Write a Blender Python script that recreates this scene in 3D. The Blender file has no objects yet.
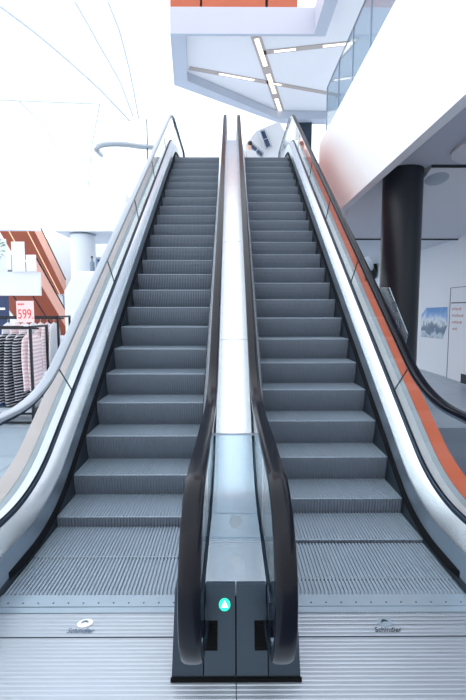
import bpy, bmesh, math, random
from math import sin, cos, tan, pi, radians, sqrt, atan2
from mathutils import Vector, Matrix
random.seed(4)
C = bpy.context.scene.collection
ORG = {}                                   # world origin of every object that has been built

# ------------------------------------------------------------------ materials
def lin(r, g, b):
    f = lambda v: (v/255/12.92) if v/255 <= 0.04045 else ((v/255+0.055)/1.055)**2.4
    return (f(r), f(g), f(b), 1)

def mat(name, rgb, rough=0.5, metal=0.0, noise=0.0, scale=8.0, stretch=(1,1,1), bump=0.0, spec=0.5, emit=None):
    m = bpy.data.materials.new(name); m.use_nodes = True
    nt = m.node_tree; N = nt.nodes; L = nt.links
    b = N['Principled BSDF']
    col = lin(*rgb)
    b.inputs['Base Color'].default_value = col
    b.inputs['Roughness'].default_value = rough
    b.inputs['Metallic'].default_value = metal
    b.inputs['Specular IOR Level'].default_value = spec
    if noise or bump:
        tc = N.new('ShaderNodeTexCoord'); mp = N.new('ShaderNodeMapping')
        mp.inputs['Scale'].default_value = stretch
        L.new(tc.outputs['Object'], mp.inputs['Vector'])
        n = N.new('ShaderNodeTexNoise'); n.inputs['Scale'].default_value = scale; n.inputs['Detail'].default_value = 5
        L.new(mp.outputs['Vector'], n.inputs['Vector'])
        if noise:
            mx = N.new('ShaderNodeMix'); mx.data_type = 'RGBA'
            mx.inputs['A'].default_value = tuple(c*(1-noise) for c in col[:3])+(1,)
            mx.inputs['B'].default_value = tuple(min(1, c*(1+noise)) for c in col[:3])+(1,)
            L.new(n.outputs['Fac'], mx.inputs['Factor']); L.new(mx.outputs['Result'], b.inputs['Base Color'])
        if bump:
            bp = N.new('ShaderNodeBump'); bp.inputs['Strength'].default_value = bump; bp.inputs['Distance'].default_value = 0.01
            L.new(n.outputs['Fac'], bp.inputs['Height']); L.new(bp.outputs['Normal'], b.inputs['Normal'])
    if emit:
        b.inputs['Emission Color'].default_value = lin(*emit[0]); b.inputs['Emission Strength'].default_value = emit[1]
    return m

def glass_mat(name, tint, gloss=1.0):
    m = bpy.data.materials.new(name); m.use_nodes = True
    nt = m.node_tree; N = nt.nodes; L = nt.links
    N.remove(N['Principled BSDF']); out = N['Material Output']
    t = N.new('ShaderNodeBsdfTransparent'); t.inputs['Color'].default_value = lin(*tint)
    g = N.new('ShaderNodeBsdfGlossy'); g.inputs['Roughness'].default_value = 0.02
    f = N.new('ShaderNodeLayerWeight'); f.inputs['Blend'].default_value = 0.5
    pw = N.new('ShaderNodeMath'); pw.operation = 'POWER'; pw.inputs[1].default_value = 4.0
    mu = N.new('ShaderNodeMath'); mu.operation = 'MULTIPLY_ADD'; mu.inputs[1].default_value = 0.5*gloss; mu.inputs[2].default_value = 0.03*gloss
    mx = N.new('ShaderNodeMixShader')
    L.new(f.outputs['Facing'], pw.inputs[0]); L.new(pw.outputs[0], mu.inputs[0]); L.new(mu.outputs[0], mx.inputs['Fac'])
    L.new(t.outputs[0], mx.inputs[1]); L.new(g.outputs[0], mx.inputs[2]); L.new(mx.outputs[0], out.inputs['Surface'])
    return m

def membrane_mat(name):
    m = bpy.data.materials.new(name); m.use_nodes = True
    nt = m.node_tree; N = nt.nodes; L = nt.links
    N.remove(N['Principled BSDF']); out = N['Material Output']
    a = N.new('ShaderNodeBsdfDiffuse'); a.inputs['Color'].default_value = (.88, .88, .88, 1)
    t = N.new('ShaderNodeBsdfTranslucent'); t.inputs['Color'].default_value = (.95, .96, .97, 1)
    mx = N.new('ShaderNodeMixShader'); mx.inputs['Fac'].default_value = 0.65
    L.new(a.outputs[0], mx.inputs[1]); L.new(t.outputs[0], mx.inputs[2]); L.new(mx.outputs[0], out.inputs['Surface'])
    return m

def band_mat(name, a, b, axis, freq, width, rough=0.8, wob=0.0):
    """two-colour stripes of cloth along one object axis"""
    m = bpy.data.materials.new(name); m.use_nodes = True
    nt = m.node_tree; N = nt.nodes; L = nt.links
    p = N['Principled BSDF']; p.inputs['Roughness'].default_value = rough
    tc = N.new('ShaderNodeTexCoord'); sp = N.new('ShaderNodeSeparateXYZ')
    nz = N.new('ShaderNodeTexNoise'); nz.inputs['Scale'].default_value = 9
    L.new(tc.outputs['Object'], nz.inputs['Vector']); L.new(tc.outputs['Object'], sp.inputs[0])
    w = N.new('ShaderNodeMath'); w.operation = 'MULTIPLY_ADD'; w.inputs[1].default_value = wob
    L.new(nz.outputs['Fac'], w.inputs[0]); L.new(sp.outputs[axis], w.inputs[2])
    mu = N.new('ShaderNodeMath'); mu.operation = 'MULTIPLY'; mu.inputs[1].default_value = freq; L.new(w.outputs[0], mu.inputs[0])
    fr = N.new('ShaderNodeMath'); fr.operation = 'FRACT'; L.new(mu.outputs[0], fr.inputs[0])
    gt = N.new('ShaderNodeMath'); gt.operation = 'GREATER_THAN'; gt.inputs[1].default_value = width; L.new(fr.outputs[0], gt.inputs[0])
    mx = N.new('ShaderNodeMix'); mx.data_type = 'RGBA'
    mx.inputs['A'].default_value = lin(*a); mx.inputs['B'].default_value = lin(*b)
    L.new(gt.outputs[0], mx.inputs['Factor']); L.new(mx.outputs['Result'], p.inputs['Base Color'])
    return m

def floor_mat():
    m = bpy.data.materials.new('mall_floor_tiles'); m.use_nodes = True
    nt = m.node_tree; N = nt.nodes; L = nt.links; p = N['Principled BSDF']
    p.inputs['Roughness'].default_value = 0.28
    tc = N.new('ShaderNodeTexCoord')
    br = N.new('ShaderNodeTexBrick'); br.offset = 0; br.inputs['Scale'].default_value = 1
    br.inputs['Brick Width'].default_value = 1.2; br.inputs['Row Height'].default_value = 1.2
    br.inputs['Mortar Size'].default_value = 0.006
    br.inputs['Color1'].default_value = lin(176, 190, 205); br.inputs['Color2'].default_value = lin(186, 199, 213)
    br.inputs['Mortar'].default_value = lin(110, 124, 140)
    L.new(tc.outputs['Object'], br.inputs['Vector'])
    # darker stone field on the right-hand side
    sp = N.new('ShaderNodeSeparateXYZ'); L.new(tc.outputs['Object'], sp.inputs[0])
    a = N.new('ShaderNodeMath'); a.operation = 'GREATER_THAN'; a.inputs[1].default_value = 0.0; L.new(sp.outputs['X'], a.inputs[0])
    b = N.new('ShaderNodeMath'); b.operation = 'LESS_THAN'; b.inputs[1].default_value = 5.95; L.new(sp.outputs['Y'], b.inputs[0])
    c = N.new('ShaderNodeMath'); c.operation = 'MULTIPLY'; L.new(a.outputs[0], c.inputs[0]); L.new(b.outputs[0], c.inputs[1])
    mx = N.new('ShaderNodeMix'); mx.data_type = 'RGBA'; mx.inputs['B'].default_value = lin(92, 106, 124)
    L.new(c.outputs[0], mx.inputs['Factor']); L.new(br.outputs['Color'], mx.inputs['A']); L.new(mx.outputs['Result'], p.inputs['Base Color'])
    return m

def mural_mat():
    """printed picture: blue sky over pale mountains and dark water"""
    m = bpy.data.materials.new('mural_print'); m.use_nodes = True
    nt = m.node_tree; N = nt.nodes; L = nt.links; p = N['Principled BSDF']; p.inputs['Roughness'].default_value = 0.5
    tc = N.new('ShaderNodeTexCoord'); sp = N.new('ShaderNodeSeparateXYZ'); L.new(tc.outputs['Object'], sp.inputs[0])
    nz = N.new('ShaderNodeTexNoise'); nz.inputs['Scale'].default_value = 5; nz.inputs['Detail'].default_value = 6
    L.new(tc.outputs['Object'], nz.inputs['Vector'])
    ma = N.new('ShaderNodeMath'); ma.operation = 'MULTIPLY_ADD'; ma.inputs[1].default_value = 0.55
    L.new(nz.outputs['Fac'], ma.inputs[0]); L.new(sp.outputs['Z'], ma.inputs[2])
    r = N.new('ShaderNodeValToRGB'); e = r.color_ramp.elements
    e[0].position = 0.0; e[0].color = lin(70, 92, 118)
    e[1].position = 1.0; e[1].color = lin(92, 146, 208)
    for pos, c in ((.22, (104, 128, 152)), (.36, (196, 212, 224)), (.46, (92, 118, 146)), (.60, (120, 140, 160)), (.70, (222, 232, 240)), (.86, (140, 180, 224))):
        k = r.color_ramp.elements.new(pos); k.color = lin(*c)
    L.new(ma.outputs[0], r.inputs['Fac']); L.new(r.outputs['Color'], p.inputs['Base Color'])
    return m

M = dict(
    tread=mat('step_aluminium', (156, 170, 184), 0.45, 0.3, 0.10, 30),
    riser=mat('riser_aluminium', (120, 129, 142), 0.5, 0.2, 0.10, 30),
    brush=mat('black_bristle', (15, 18, 23), 0.8, spec=.2),
    skirt=mat('skirt_steel', (190, 202, 214), 0.36, 0.9, 0.06, 6, (1, 1, 20)),
    deck=mat('brushed_deck_steel', (226, 231, 237), 0.26, 0.85, 0.04, 5, (20, 1, 1)),
    white_deck=mat('pale_outer_deck', (236, 239, 243), 0.3, 0.3),
    grey_deck=mat('grey_deck_strip', (168, 178, 187), 0.35, 0.5),
    guard=mat('dark_lower_skirt', (58, 67, 78), 0.5, 0.3), seat=mat('glass_seat_profile', (52, 66, 84), 0.4, 0.6),
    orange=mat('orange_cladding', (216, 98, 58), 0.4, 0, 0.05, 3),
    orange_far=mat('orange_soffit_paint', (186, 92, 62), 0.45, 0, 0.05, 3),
    orange_lit=mat('lit_orange_side', (240, 178, 156), 0.45),
    orange_washed=mat('light_washed_orange_cladding', (246, 231, 229), 0.4), fascia=mat('fascia_lilac_white', (196, 196, 210), 0.5), rim=mat('rim_underside_shade', (178, 188, 204), 0.6),
    rubber=mat('black_rubber', (12, 14, 24), 0.2, 0, 0.05, 20, spec=0.22),
    flared_rail=mat('flare_lightened_rubber', (160, 169, 181), 0.3, 0, 0.04, 20), guide=mat('guide_steel', (200, 210, 220), 0.25, 1.0),
    newel=mat('dark_newel_steel', (54, 67, 80), 0.34, 0.6, 0.06, 6, (1, 1, 14)),
    newel2=mat('newel_skirting', (48, 60, 73), 0.38, 0.6),
    inlet=mat('handrail_inlet', (9, 10, 13), 0.8, spec=.15),
    plate=mat('landing_aluminium', (172, 180, 191), 0.36, 0.6, 0.07, 3, (1, 12, 1)),
    comb=mat('comb_aluminium', (168, 184, 198), 0.35, 0.6, 0.08, 6),
    seam=mat('dark_seam', (40, 48, 58), 0.7),
    logo=mat('logo_white', (250, 251, 253), 0.4),
    logod=mat('logo_grey', (96, 116, 140), 0.5),
    green=mat('green_lamp', (30, 190, 150), 0.4, emit=((28, 196, 150), 0.75)),
    arrow=mat('white_lamp', (245, 255, 250), 0.4, emit=((240, 255, 250), 1.0)),
    white=mat('white_plaster', (240, 242, 246), 0.6, 0, 0.015, 2),
    wall=mat('wall_paint', (230, 235, 242), 0.6, 0, 0.02, 1.5),
    ceil=mat('ceiling_paint', (226, 229, 236), 0.7, 0, 0.02, 1),
    soffit=mat('soffit_paint', (200, 207, 219), 0.7),
    parapet=mat('parapet_white', (246, 247, 250), 0.5),
    column=mat('dark_column_lacquer', (34, 39, 48), 0.36, 0.0, 0.06, 3, spec=0.35),
    pale_column=mat('pale_column_paint', (226, 232, 240), 0.5),
    steel=mat('rail_steel', (150, 165, 180), 0.35, 0.7),
    rack=mat('black_rack_tube', (24, 27, 36), 0.4, 0.2),
    rib=mat('membrane_rib', (206, 212, 222), 0.6),
    lamp=mat('ceiling_lamp', (255, 245, 225), 0.5, emit=((255, 240, 220), 0.9)),
    warm=mat('warm_strip_lamp', (255, 220, 180), 0.5, emit=((255, 205, 160), 0.35)), strip=mat('light_slot', (176, 168, 164), 0.6),
    window=mat('blue_window', (120, 150, 185), 0.2),
    navy=mat('navy_board', (40, 58, 96), 0.5),
    red=mat('red_print', (226, 70, 72), 0.6), pinkcard=mat('pink_card', (250, 214, 212), 0.6),
    blue=mat('blue_denim', (52, 78, 128), 0.85, 0, 0.2, 20),
    stripe=band_mat('black_white_stripe', (24, 26, 34), (196, 200, 208), 2, 24, 0.66, wob=0.02),
    pink=band_mat('pink_white_stripe', (232, 204, 210), (246, 240, 242), 2, 18, 0.5, wob=0.02),
    hanger=mat('pale_plastic', (226, 230, 236), 0.4),
    leaf=mat('leaf_green', (84, 130, 84), 0.6, 0, 0.3, 9), pot=mat('pot_white', (220, 224, 228), 0.5),
    dgreen=mat('dark_wreath', (24, 40, 36), 0.7, 0, 0.4, 25),
    mural=mural_mat(), brownp=mat('brown_stud', (110, 66, 60), 0.5), greyp=mat('grey_cap', (150, 164, 180), 0.4),
    skin=mat('skin', (214, 172, 150), 0.6), hair=mat('dark_hair', (38, 34, 36), 0.6), shirtw=mat('white_shirt', (226, 226, 232), 0.8),
    trousers=mat('dark_trousers', (52, 58, 74), 0.8), screen=mat('dark_skylight_glass', (46, 66, 100), 0.15),
    shelfitem=mat('grey_goods', (120, 140, 160), 0.5), ink=mat('grey_ink', (90, 100, 116), 0.6), rose=mat('faded_red_ink', (206, 178, 184), 0.6),
    glass=glass_mat('balustrade_glass', (247, 250, 250)), acrylic=glass_mat('clear_acrylic', (228, 238, 243)),
    railglass=glass_mat('upper_rail_glass', (226, 236, 242)), membrane=membrane_mat('roof_membrane'), floor=floor_mat(),
)

# ------------------------------------------------------------------ object helpers
class MB:
    def __init__(s): s.v = []; s.f = []; s.mi = []
    def add(s, vs, fs, mi=0):
        o = len(s.v); s.v += [tuple(v) for v in vs]; s.f += [tuple(i+o for i in f) for f in fs]; s.mi += [mi]*len(fs); return s
    def box(s, x0, x1, y0, y1, z0, z1, mi=0):
        vs = [(x, y, z) for x in (x0, x1) for y in (y0, y1) for z in (z0, z1)]
        return s.add(vs, [(0,1,3,2),(4,6,7,5),(0,4,5,1),(2,3,7,6),(0,2,6,4),(1,5,7,3)], mi)
    def prism(s, pts, off, mi=0):                   # polygon (3D points) extruded by a vector
        n = len(pts); off = Vector(off)
        vs = [Vector(p) for p in pts]; vs += [p+off for p in vs]
        return s.add(vs, [tuple(range(n))[::-1], tuple(range(n, 2*n))]+[(i, (i+1) % n, n+(i+1) % n, n+i) for i in range(n)], mi)
    def loft(s, rings, closed=True, caps=True, mi=0):
        n = len(rings[0]); vs = [p for r in rings for p in r]; fs = []
        for a in range(len(rings)-1):
            for i in range(n if closed else n-1):
                j = (i+1) % n; fs.append((a*n+i, a*n+j, (a+1)*n+j, (a+1)*n+i))
        if caps and closed:
            fs.append(tuple(range(n))[::-1]); fs.append(tuple(range((len(rings)-1)*n, len(rings)*n)))
        return s.add(vs, fs, mi)
    def tube(s, pts, r, n=8, mi=0):
        pts = [Vector(p) for p in pts]; rings = []
        for i, p in enumerate(pts):
            t = (pts[min(i+1, len(pts)-1)]-pts[max(i-1, 0)]).normalized()
            u = t.cross(Vector((0, 0, 1)))
            if u.length < 1e-3: u = t.cross(Vector((0, 1, 0)))
            u.normalize(); w = t.cross(u); rr = r[i] if isinstance(r, (list, tuple)) else r
            rings.append([p+(u*cos(2*pi*k/n)+w*sin(2*pi*k/n))*rr for k in range(n)])
        return s.loft(rings, mi=mi)
    def lathe(s, x, y, prof, n=40, mi=0):
        return s.loft([[(x+r*cos(2*pi*k/n), y+r*sin(2*pi*k/n), z) for k in range(n)] for r, z in prof], mi=mi)
    def build(s, name, m, parent=None, smooth=False, bevel=0, org=None):
        base = ORG[parent.name] if parent else Vector((0, 0, 0))
        o_ = Vector(org) if org else (base if parent else Vector((0, 0, 0)))
        me = bpy.data.meshes.new(name)
        me.from_pydata([tuple(Vector(v)-o_) for v in s.v], [], s.f)
        bm = bmesh.new(); bm.from_mesh(me); bmesh.ops.recalc_face_normals(bm, faces=bm.faces); bm.to_mesh(me); bm.free()
        ms = m if isinstance(m, (list, tuple)) else [m]
        for k in ms: me.materials.append(k)
        for p, i in zip(me.polygons, s.mi): p.material_index = i
        ob = bpy.data.objects.new(name, me); C.objects.link(ob)
        ob.location = o_-base
        if parent: ob.parent = parent
        ORG[ob.name] = o_
        if smooth:
            for p in me.polygons: p.use_smooth = True
            me.set_sharp_from_angle(angle=radians(35))
        if bevel:
            b = ob.modifiers.new('bevel', 'BEVEL'); b.width = bevel; b.segments = 2; b.limit_method = 'ANGLE'
        return ob

def tag(o, label=None, cat=None, group=None, kind=None):
    if label: o['label'] = label
    if cat: o['category'] = cat
    if group: o['group'] = group
    if kind: o['kind'] = kind
    return o
def thing(name, loc, label, cat, group=None):
    o = bpy.data.objects.new(name, None); C.objects.link(o); o.location = loc; o.empty_display_size = .1
    ORG[o.name] = Vector(loc)
    return tag(o, label, cat, group)
def struct(mb, name, m, label=None, **k):
    return tag(mb.build(name, m, **k), label, kind='structure')
def copy_tree(o, loc):
    r = o.copy(); C.objects.link(r); r.location = loc
    for ch in list(o.children):
        c = ch.copy(); C.objects.link(c); c.parent = r
        for g in list(ch.children):
            d = g.copy(); C.objects.link(d); d.parent = c
    return r
def text_obj(txt, name, size, m, parent, loc, rot, depth=0.002, shear=0.0, sx=1.0, bold=0.0):
    cu = bpy.data.curves.new(name, 'FONT'); cu.body = txt; cu.size = size; cu.extrude = depth; cu.offset = bold; cu.align_x = 'CENTER'; cu.align_y = 'CENTER'; cu.shear = shear
    t = bpy.data.objects.new(name, cu); C.objects.link(t)
    dg = bpy.context.evaluated_depsgraph_get(); me = bpy.data.meshes.new_from_object(t.evaluated_get(dg))
    bpy.data.objects.remove(t)
    mx = Matrix.Diagonal((sx, 1, 1, 1)); me.transform(mx)
    me.materials.clear(); me.materials.append(m); me.name = name
    o = bpy.data.objects.new(name, me); C.objects.link(o)
    o.location = Vector(loc)-ORG[parent.name]; o.rotation_euler = rot; o.parent = parent; ORG[o.name] = Vector(loc)
    return o

# ------------------------------------------------------------------ escalator geometry (Y runs away, Z up, comb level Z = 0)
TH = radians(35); SL = tan(TH); TOP = 5.35
def nose(y): return 0.745+(y-4.16)*SL
def y_of(h): return 4.16+(h-0.745)/SL            # y where the inclined nose line reaches height h
def rail_line(h0, h1, R, ya, yb, na=14):
    """flat at h0, slope at h1 above the noses, flat at TOP+h0; rounded by R"""
    t = R*tan(TH/2); pts = []
    y1 = y_of(h0-h1); y2 = y_of(TOP+h0-h1)
    for k in range(9): pts.append((ya+(y1-t-ya)*k/8, h0))
    for k in range(1, na+1):
        a = TH*k/na; pts.append((y1-t+R*sin(a), h0+R*(1-cos(a))))
    s0 = pts[-1]; e = (y2-t*cos(TH), TOP+h0-t*sin(TH))
    for k in range(1, 25): pts.append((s0[0]+(e[0]-s0[0])*k/24, s0[1]+(e[1]-s0[1])*k/24))
    for k in range(1, na+1):
        a = TH*(1-k/na); pts.append((y2+t-R*sin(a), TOP+h0-R*(1-cos(a))))
    b = pts[-1][0]
    for k in range(1, 9): pts.append((b+(yb-b)*k/8, TOP+h0))
    return pts
YA, YB, YC = 1.80, 13.1, 2.33                     # balustrade foot, head, comb
def line(x, h0, h1, R=1.2, ya=YA, yb=YB): return [(x, y, z) for y, z in rail_line(h0, h1, R, ya, yb)]
def strip(mb, lines, closed=True, mi=0):          # lofts closed section through several lines of equal sampling
    return mb.loft([[l[i] for l in lines] for i in range(len(lines[0]))], closed=closed, mi=mi)
def clip_y(pts, a, b):
    """poly-line y-range cut of (y,z) points"""
    out = []
    for i in range(len(pts)-1):
        (y0, z0), (y1, z1) = pts[i], pts[i+1]
        if y1 <= y0: continue
        for q, yy in ((0, a), (1, b)):
            pass
        lo, hi = max(a, y0), min(b, y1)
        if lo < hi-1e-6:
            f = lambda y: (y, z0+(z1-z0)*(y-y0)/(y1-y0))
            if not out or abs(out[-1][0]-lo) > 1e-6: out.append(f(lo))
            out.append(f(hi))
    return out

# one step: grooved tread + grooved, slightly curved riser
def step_mesh():
    W_ = 1.055; n = 46; p = W_/n; g = 0.012
    xs = []
    for k in range(n):
        x = -W_/2+k*p
        xs += [(x, 0), (x+p*.52, 0), (x+p*.57, 1), (x+p*.95, 1)]
    xs.append((W_/2, 0))
    mb = MB()
    rows_t = [0.396, 0.005]
    ring = [[(x, y, -g*d) for x, d in xs] for y in rows_t]
    ring.append([(x, 0.0+g*d, -0.006) for x, d in xs])
    mb.loft(ring, closed=False, mi=0)
    prof = [(0.0, -0.006), (0.004, -0.06), (0.016, -0.12), (0.036, -0.18), (0.064, -0.238)]
    mb.loft([[(x, y+g*d, z) for x, d in xs] for y, z in prof], closed=False, mi=1)
    # the body behind so the step is solid
    mb.add([(-W_/2, .396, -.002), (W_/2, .396, -.002), (W_/2, .396, -.04), (-W_/2, .396, -.04), (-W_/2, .075, -.238), (W_/2, .075, -.238)],
           [(0, 1, 2, 3), (3, 2, 5, 4)], 1)
    for sx in (-1, 1):
        mb.add([(sx*W_/2, .396, 0), (sx*W_/2, 0, -.006), (sx*W_/2, .016, -.12), (sx*W_/2, .064, -.238), (sx*W_/2, .396, -.04)], [(0, 1, 2, 3, 4)], 1)
    return mb

HR = dict(h0=0.968, h1=0.918, R=1.35)
def handrail_path():
    base = rail_line(HR['h0'], HR['h1'], HR['R'], 1.67, 13.3)
    r = 0.338; cy, cz = 1.67, HR['h0']-r
    low = [(1.84, .20)]
    for k in range(0, 25):
        a = radians(75-165*k/24); low.append((cy-r*cos(a), cz-r*sin(a)))
    cy2, cz2 = 13.3, TOP+HR['h0']-r
    hi = []
    for k in range(1, 25):
        a = radians(90-165*k/24); hi.append((cy2+r*cos(a), cz2+r*sin(a)))
    hi.append((13.1, TOP+.232))
    return low+base[1:]+hi
HP = handrail_path()
def sweep(mb, path, prof, x0, mi=0):
    rings = []
    for i, (y, z) in enumerate(path):
        a = path[max(i-1, 0)]; b = path[min(i+1, len(path)-1)]
        ty, tz = b[0]-a[0], b[1]-a[1]; l = sqrt(ty*ty+tz*tz); ty /= l; tz /= l
        rings.append([(x0+px, y-tz*pn, z+ty*pn) for px, pn in prof])
    return mb.loft(rings, mi=mi)
def rail_prof(w=.078, h=.036):
    pr = [(-.008, -h*.5), (-w*.40, -h*.5), (-w*.49, -h*.32), (-w*.5, 0), (-w*.46, h*.30), (-w*.34, h*.45), (-w*.16, h*.5)]
    return pr+[(-a, b) for a, b in pr[::-1]]

GL0, GL1 = 0.33, 0.395                            # top of the deck where the glass stands
def glass_panels(x, parent, joints):
    low = rail_line(GL0-.02, GL1-.02, 1.2, YA, YB)
    up = rail_line(HR['h0']-.03, HR['h1']-.03, HR['R']+.03, 1.67, 13.3)
    for a, b in zip(joints[:-1], joints[1:]):
        l = clip_y(low, a[0], b[0]); u = clip_y(up, a[1], b[1])
        if abs(x) > 1 and b is not joints[-1]:
            (ya_, za_), (yb_, zb_) = l[-1], u[-1]
            MB().prism([(x-.0065, ya_, za_+.02), (x-.0065, ya_+.003, za_+.02), (x-.0065, yb_+.003, zb_), (x-.0065, yb_, zb_)], (.013, 0, 0)).build('glass_joint', M['newel'], parent)
        if a is joints[0]:
            r = .308; nose_ = [(1.67-r*cos(radians(t)), HR['h0']-.338-r*sin(radians(t))) for t in range(75, -90, -11)]
            l = [(YA, .25)]+l; u = nose_+u; poly = l[::-1]+u
        elif b is joints[-1]:
            r = .308; nose_ = [(13.3+r*cos(radians(t)), TOP+HR['h0']-.338+r*sin(radians(t))) for t in range(90, -76, -11)]
            poly = l[::-1]+u+nose_
        else: poly = l[::-1]+u
        mb = MB().prism([(x-.006, y, z) for y, z in poly], (.012, 0, 0)); mb.build('glass_panel', M['glass'], parent)
JO = [(YA, 1.67), (2.40, 2.36), (3.82, 3.50), (5.32, 5.00), (6.82, 6.50), (8.32, 8.00), (9.82, 9.50), (11.4, 11.2), (YB, 13.3)]

def escalator(s, phase, label):
    cx = -.022*0+s*.80
    root = thing('escalator', (cx, YC, 0), label, 'escalator')
    X = lambda u: cx+s*u                          # u grows outward
    # steps along the nose curve
    curve = rail_line(0.0, 0.0, 1.5, 1.6, 13.6)
    def at(dist):
        acc = 0
        for (a, b) in zip(curve[:-1], curve[1:]):
            l = sqrt((b[0]-a[0])**2+(b[1]-a[1])**2)
            if acc+l >= dist: t = (dist-acc)/l; return (a[0]+(b[0]-a[0])*t, a[1]+(b[1]-a[1])*t)
            acc += l
        return None
    # arc length position of the nose that stands at y = 4.16 + phase steps
    acc = 0; target = 4.16+phase*.405*cos(TH); ref = 0
    for a, b in zip(curve[:-1], curve[1:]):
        l = sqrt((b[0]-a[0])**2+(b[1]-a[1])**2)
        if a[0] <= target <= b[0]: ref = acc+l*(target-a[0])/(b[0]-a[0]); break
        acc += l
    d = ref
    while d-.405 > 0.30: d -= .405
    proto = None
    while True:
        p = at(d); d += .405
        if p is None or p[0] > 12.55: break
        if p[0] < 2.0: continue
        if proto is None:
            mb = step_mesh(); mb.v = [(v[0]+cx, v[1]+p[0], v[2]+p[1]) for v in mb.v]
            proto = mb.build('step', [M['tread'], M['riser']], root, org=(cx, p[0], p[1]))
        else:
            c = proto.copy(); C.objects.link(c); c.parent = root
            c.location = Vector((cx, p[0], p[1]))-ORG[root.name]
    # skirts, brushes, inner decks on both sides
    for q in (-1, 1):
        U = lambda u: X(q*u)
        mb = MB(); strip(mb, [line(U(.535), .05, .08, 1.2, 1.9), line(U(.535), .225, .285, 1.2, 1.9), line(U(.547), .225, .285, 1.2, 1.9), line(U(.547), .05, .08, 1.2, 1.9)])
        mb.build('skirt_panel', M['skirt'], root, smooth=True)
        mb = MB(); strip(mb, [line(U(.536), -.10, -.34, 1.2, 1.9), line(U(.536), .049, .079, 1.2, 1.9), line(U(.547), .049, .079, 1.2, 1.9), line(U(.547), -.10, -.34, 1.2, 1.9)])
        mb.build('lower_skirt', M['guard'], root, smooth=True)  # lower part of the skirt, in a darker tone
        mb = MB(); y0 = 2.42
        strip(mb, [line(U(.534), .035, .05, 1.2, y0), line(U(.512), .042, .058, 1.2, y0+.12), line(U(.512), .052, .070, 1.2, y0+.12), line(U(.534), .085, .115, 1.2, y0)])
        mb.build('brush_strip', M['brush'], root, smooth=True)
        mb = MB(); strip(mb, [*[line(u_, a_, b_, 1.2, YA if q > 0 else 1.96) for u_, a_, b_ in ((U(.531), .222, .282), (U(.537), .240, .300), (U(.622), GL0-.02, GL1-.02), (U(.622), GL0-.06, GL1-.06), (U(.545), .205, .265))]])
        mb.build('inner_deck', M['deck'], root, smooth=True)
        mb = MB(); strip(mb, [line(U(.624), GL0-.06, GL1-.06), line(U(.624), GL0+.006, GL1+.006), line(U(.633), GL0+.012, GL1+.012), line(U(.633), GL0-.06, GL1-.06)])
        strip(mb, [line(U(.647), GL0-.06, GL1-.06), line(U(.647), GL0+.012, GL1+.012), line(U(.654), GL0+.006, GL1+.006), line(U(.654), GL0-.06, GL1-.06)])
        mb.build('glass_seat', M['seat'], root, smooth=True)
        glass_panels(U(.640), root, JO)
        flared = s < 0 and q > 0  # left outer rail is black rubber too, flare painted in as pale grey
        h = sweep(MB(), HP, rail_prof(), U(.640)).build('handrail', M['flared_rail'] if flared else M['rubber'], root, smooth=True)
        if flared: h['label'] = 'outer handrail, black rubber coloured pale grey for light flare'
        gp = [(-.027, -.036), (.027, -.036), (.027, -.017), (-.027, -.017)]
        sweep(MB(), HP[1:-1], gp, U(.640)).build('handrail_guide', M['seat'] if flared else M['guide'], h)
    # outer deck, orange edge and cladding
    mb = MB(); strip(mb, [line(X(.656), GL0-.06, GL1-.06), line(X(.656), GL0-.005, GL1-.005), line(X(.722), GL0-.005, GL1-.005), line(X(.722), GL0-.06, GL1-.06)])
    mb.build('outer_deck', M['white_deck'], root, smooth=True)
    mb = MB(); strip(mb, [line(X(.724), GL0-.06, GL1-.06), line(X(.724), GL0-.008, GL1-.008), line(X(.765), GL0+.004, GL1+.004), line(X(.765), GL0-.06, GL1-.06)])
    mb.build('deck_trim', M['grey_deck'], root, smooth=True)
    lo = [(X(.842), y, max(0.0, z)) for (x, y, z) in line(0, -.9, -1.05, 1.2)]
    lo2 = [(X(.812), y, z) for (x, y, z) in lo]
    mb = MB(); strip(mb, [lo2, line(X(.767), GL0-.05, GL1-.05), line(X(.767), GL0+.008, GL1+.008), line(X(.842), GL0+.075, GL1+.075), lo])
    mb.build('side_cladding', M['orange'] if s > 0 else M['orange_washed'], root, smooth=True)  # left edge is orange too, bright-light wash-out painted into its colour
    lo = [p for p in lo if p[2] > .05]
    lo3 = [(X(-.60), y, z) for (x, y, z) in lo]
    lo4 = [(X(-.60), y, z-.03) for (x, y, z) in lo]; lo5 = [(X(.808), y, z-.03) for (x, y, z) in lo]; lo6 = [(X(.808), y, z) for (x, y, z) in lo]
    mb = MB(); strip(mb, [lo3, lo4, lo5, lo6]); mb.build('truss_soffit', M['white'], root)
    # newel foot of the outer balustrade
    mb = MB(); a, b = sorted((X(.525), X(.842)))
    mb.prism([(a, 1.70, 0), (a, 1.80, .39), (a, 2.0, .39), (a, 2.0, 0)], (b-a, 0, 0)); mb.build('newel_foot', M['newel'], root)
    # comb plate with teeth, landing plate with ribs
    mb = MB(); mb.box(cx-.53, cx+.53, 2.235, YC, -.02, .006)
    for k in range(46):
        x = cx-.5275+(k+.76)*1.055/46
        mb.prism([(x-.0035, YC, -.01), (x-.0035, YC, .005), (x-.0035, YC+.055, -.006)], (.007, 0, 0))
    cp = mb.build('comb_plate', M['comb'], root)
    sc = MB().lathe(cx-.46, 2.262, [(.005, .004), (.005, .0075), (.003, .0085)], 10).build('screw', M['newel'], cp)
    for k in range(1, 12):
        c = sc.copy(); C.objects.link(c); c.parent = cp; c.location.x += k*.0836
    MB().box(cx-.53, cx+.53, 12.45, 13.395, TOP-.03, TOP+.006).build('upper_plate', M['plate'], root)
    ed = MB().box(cx-.53, cx+.53, 2.19, 2.233, -.02, .002).build('comb_edge', M['comb'], root)
    return root, cx

left, cxl = escalator(-1, -0.06, 'left escalator of the pair, beside the clothes racks, orange outer edge coloured pale as washed by bright light')
right, cxr = escalator(1, 0.37, 'right escalator of the pair, beside the dark column, bold orange outer edge')

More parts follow.
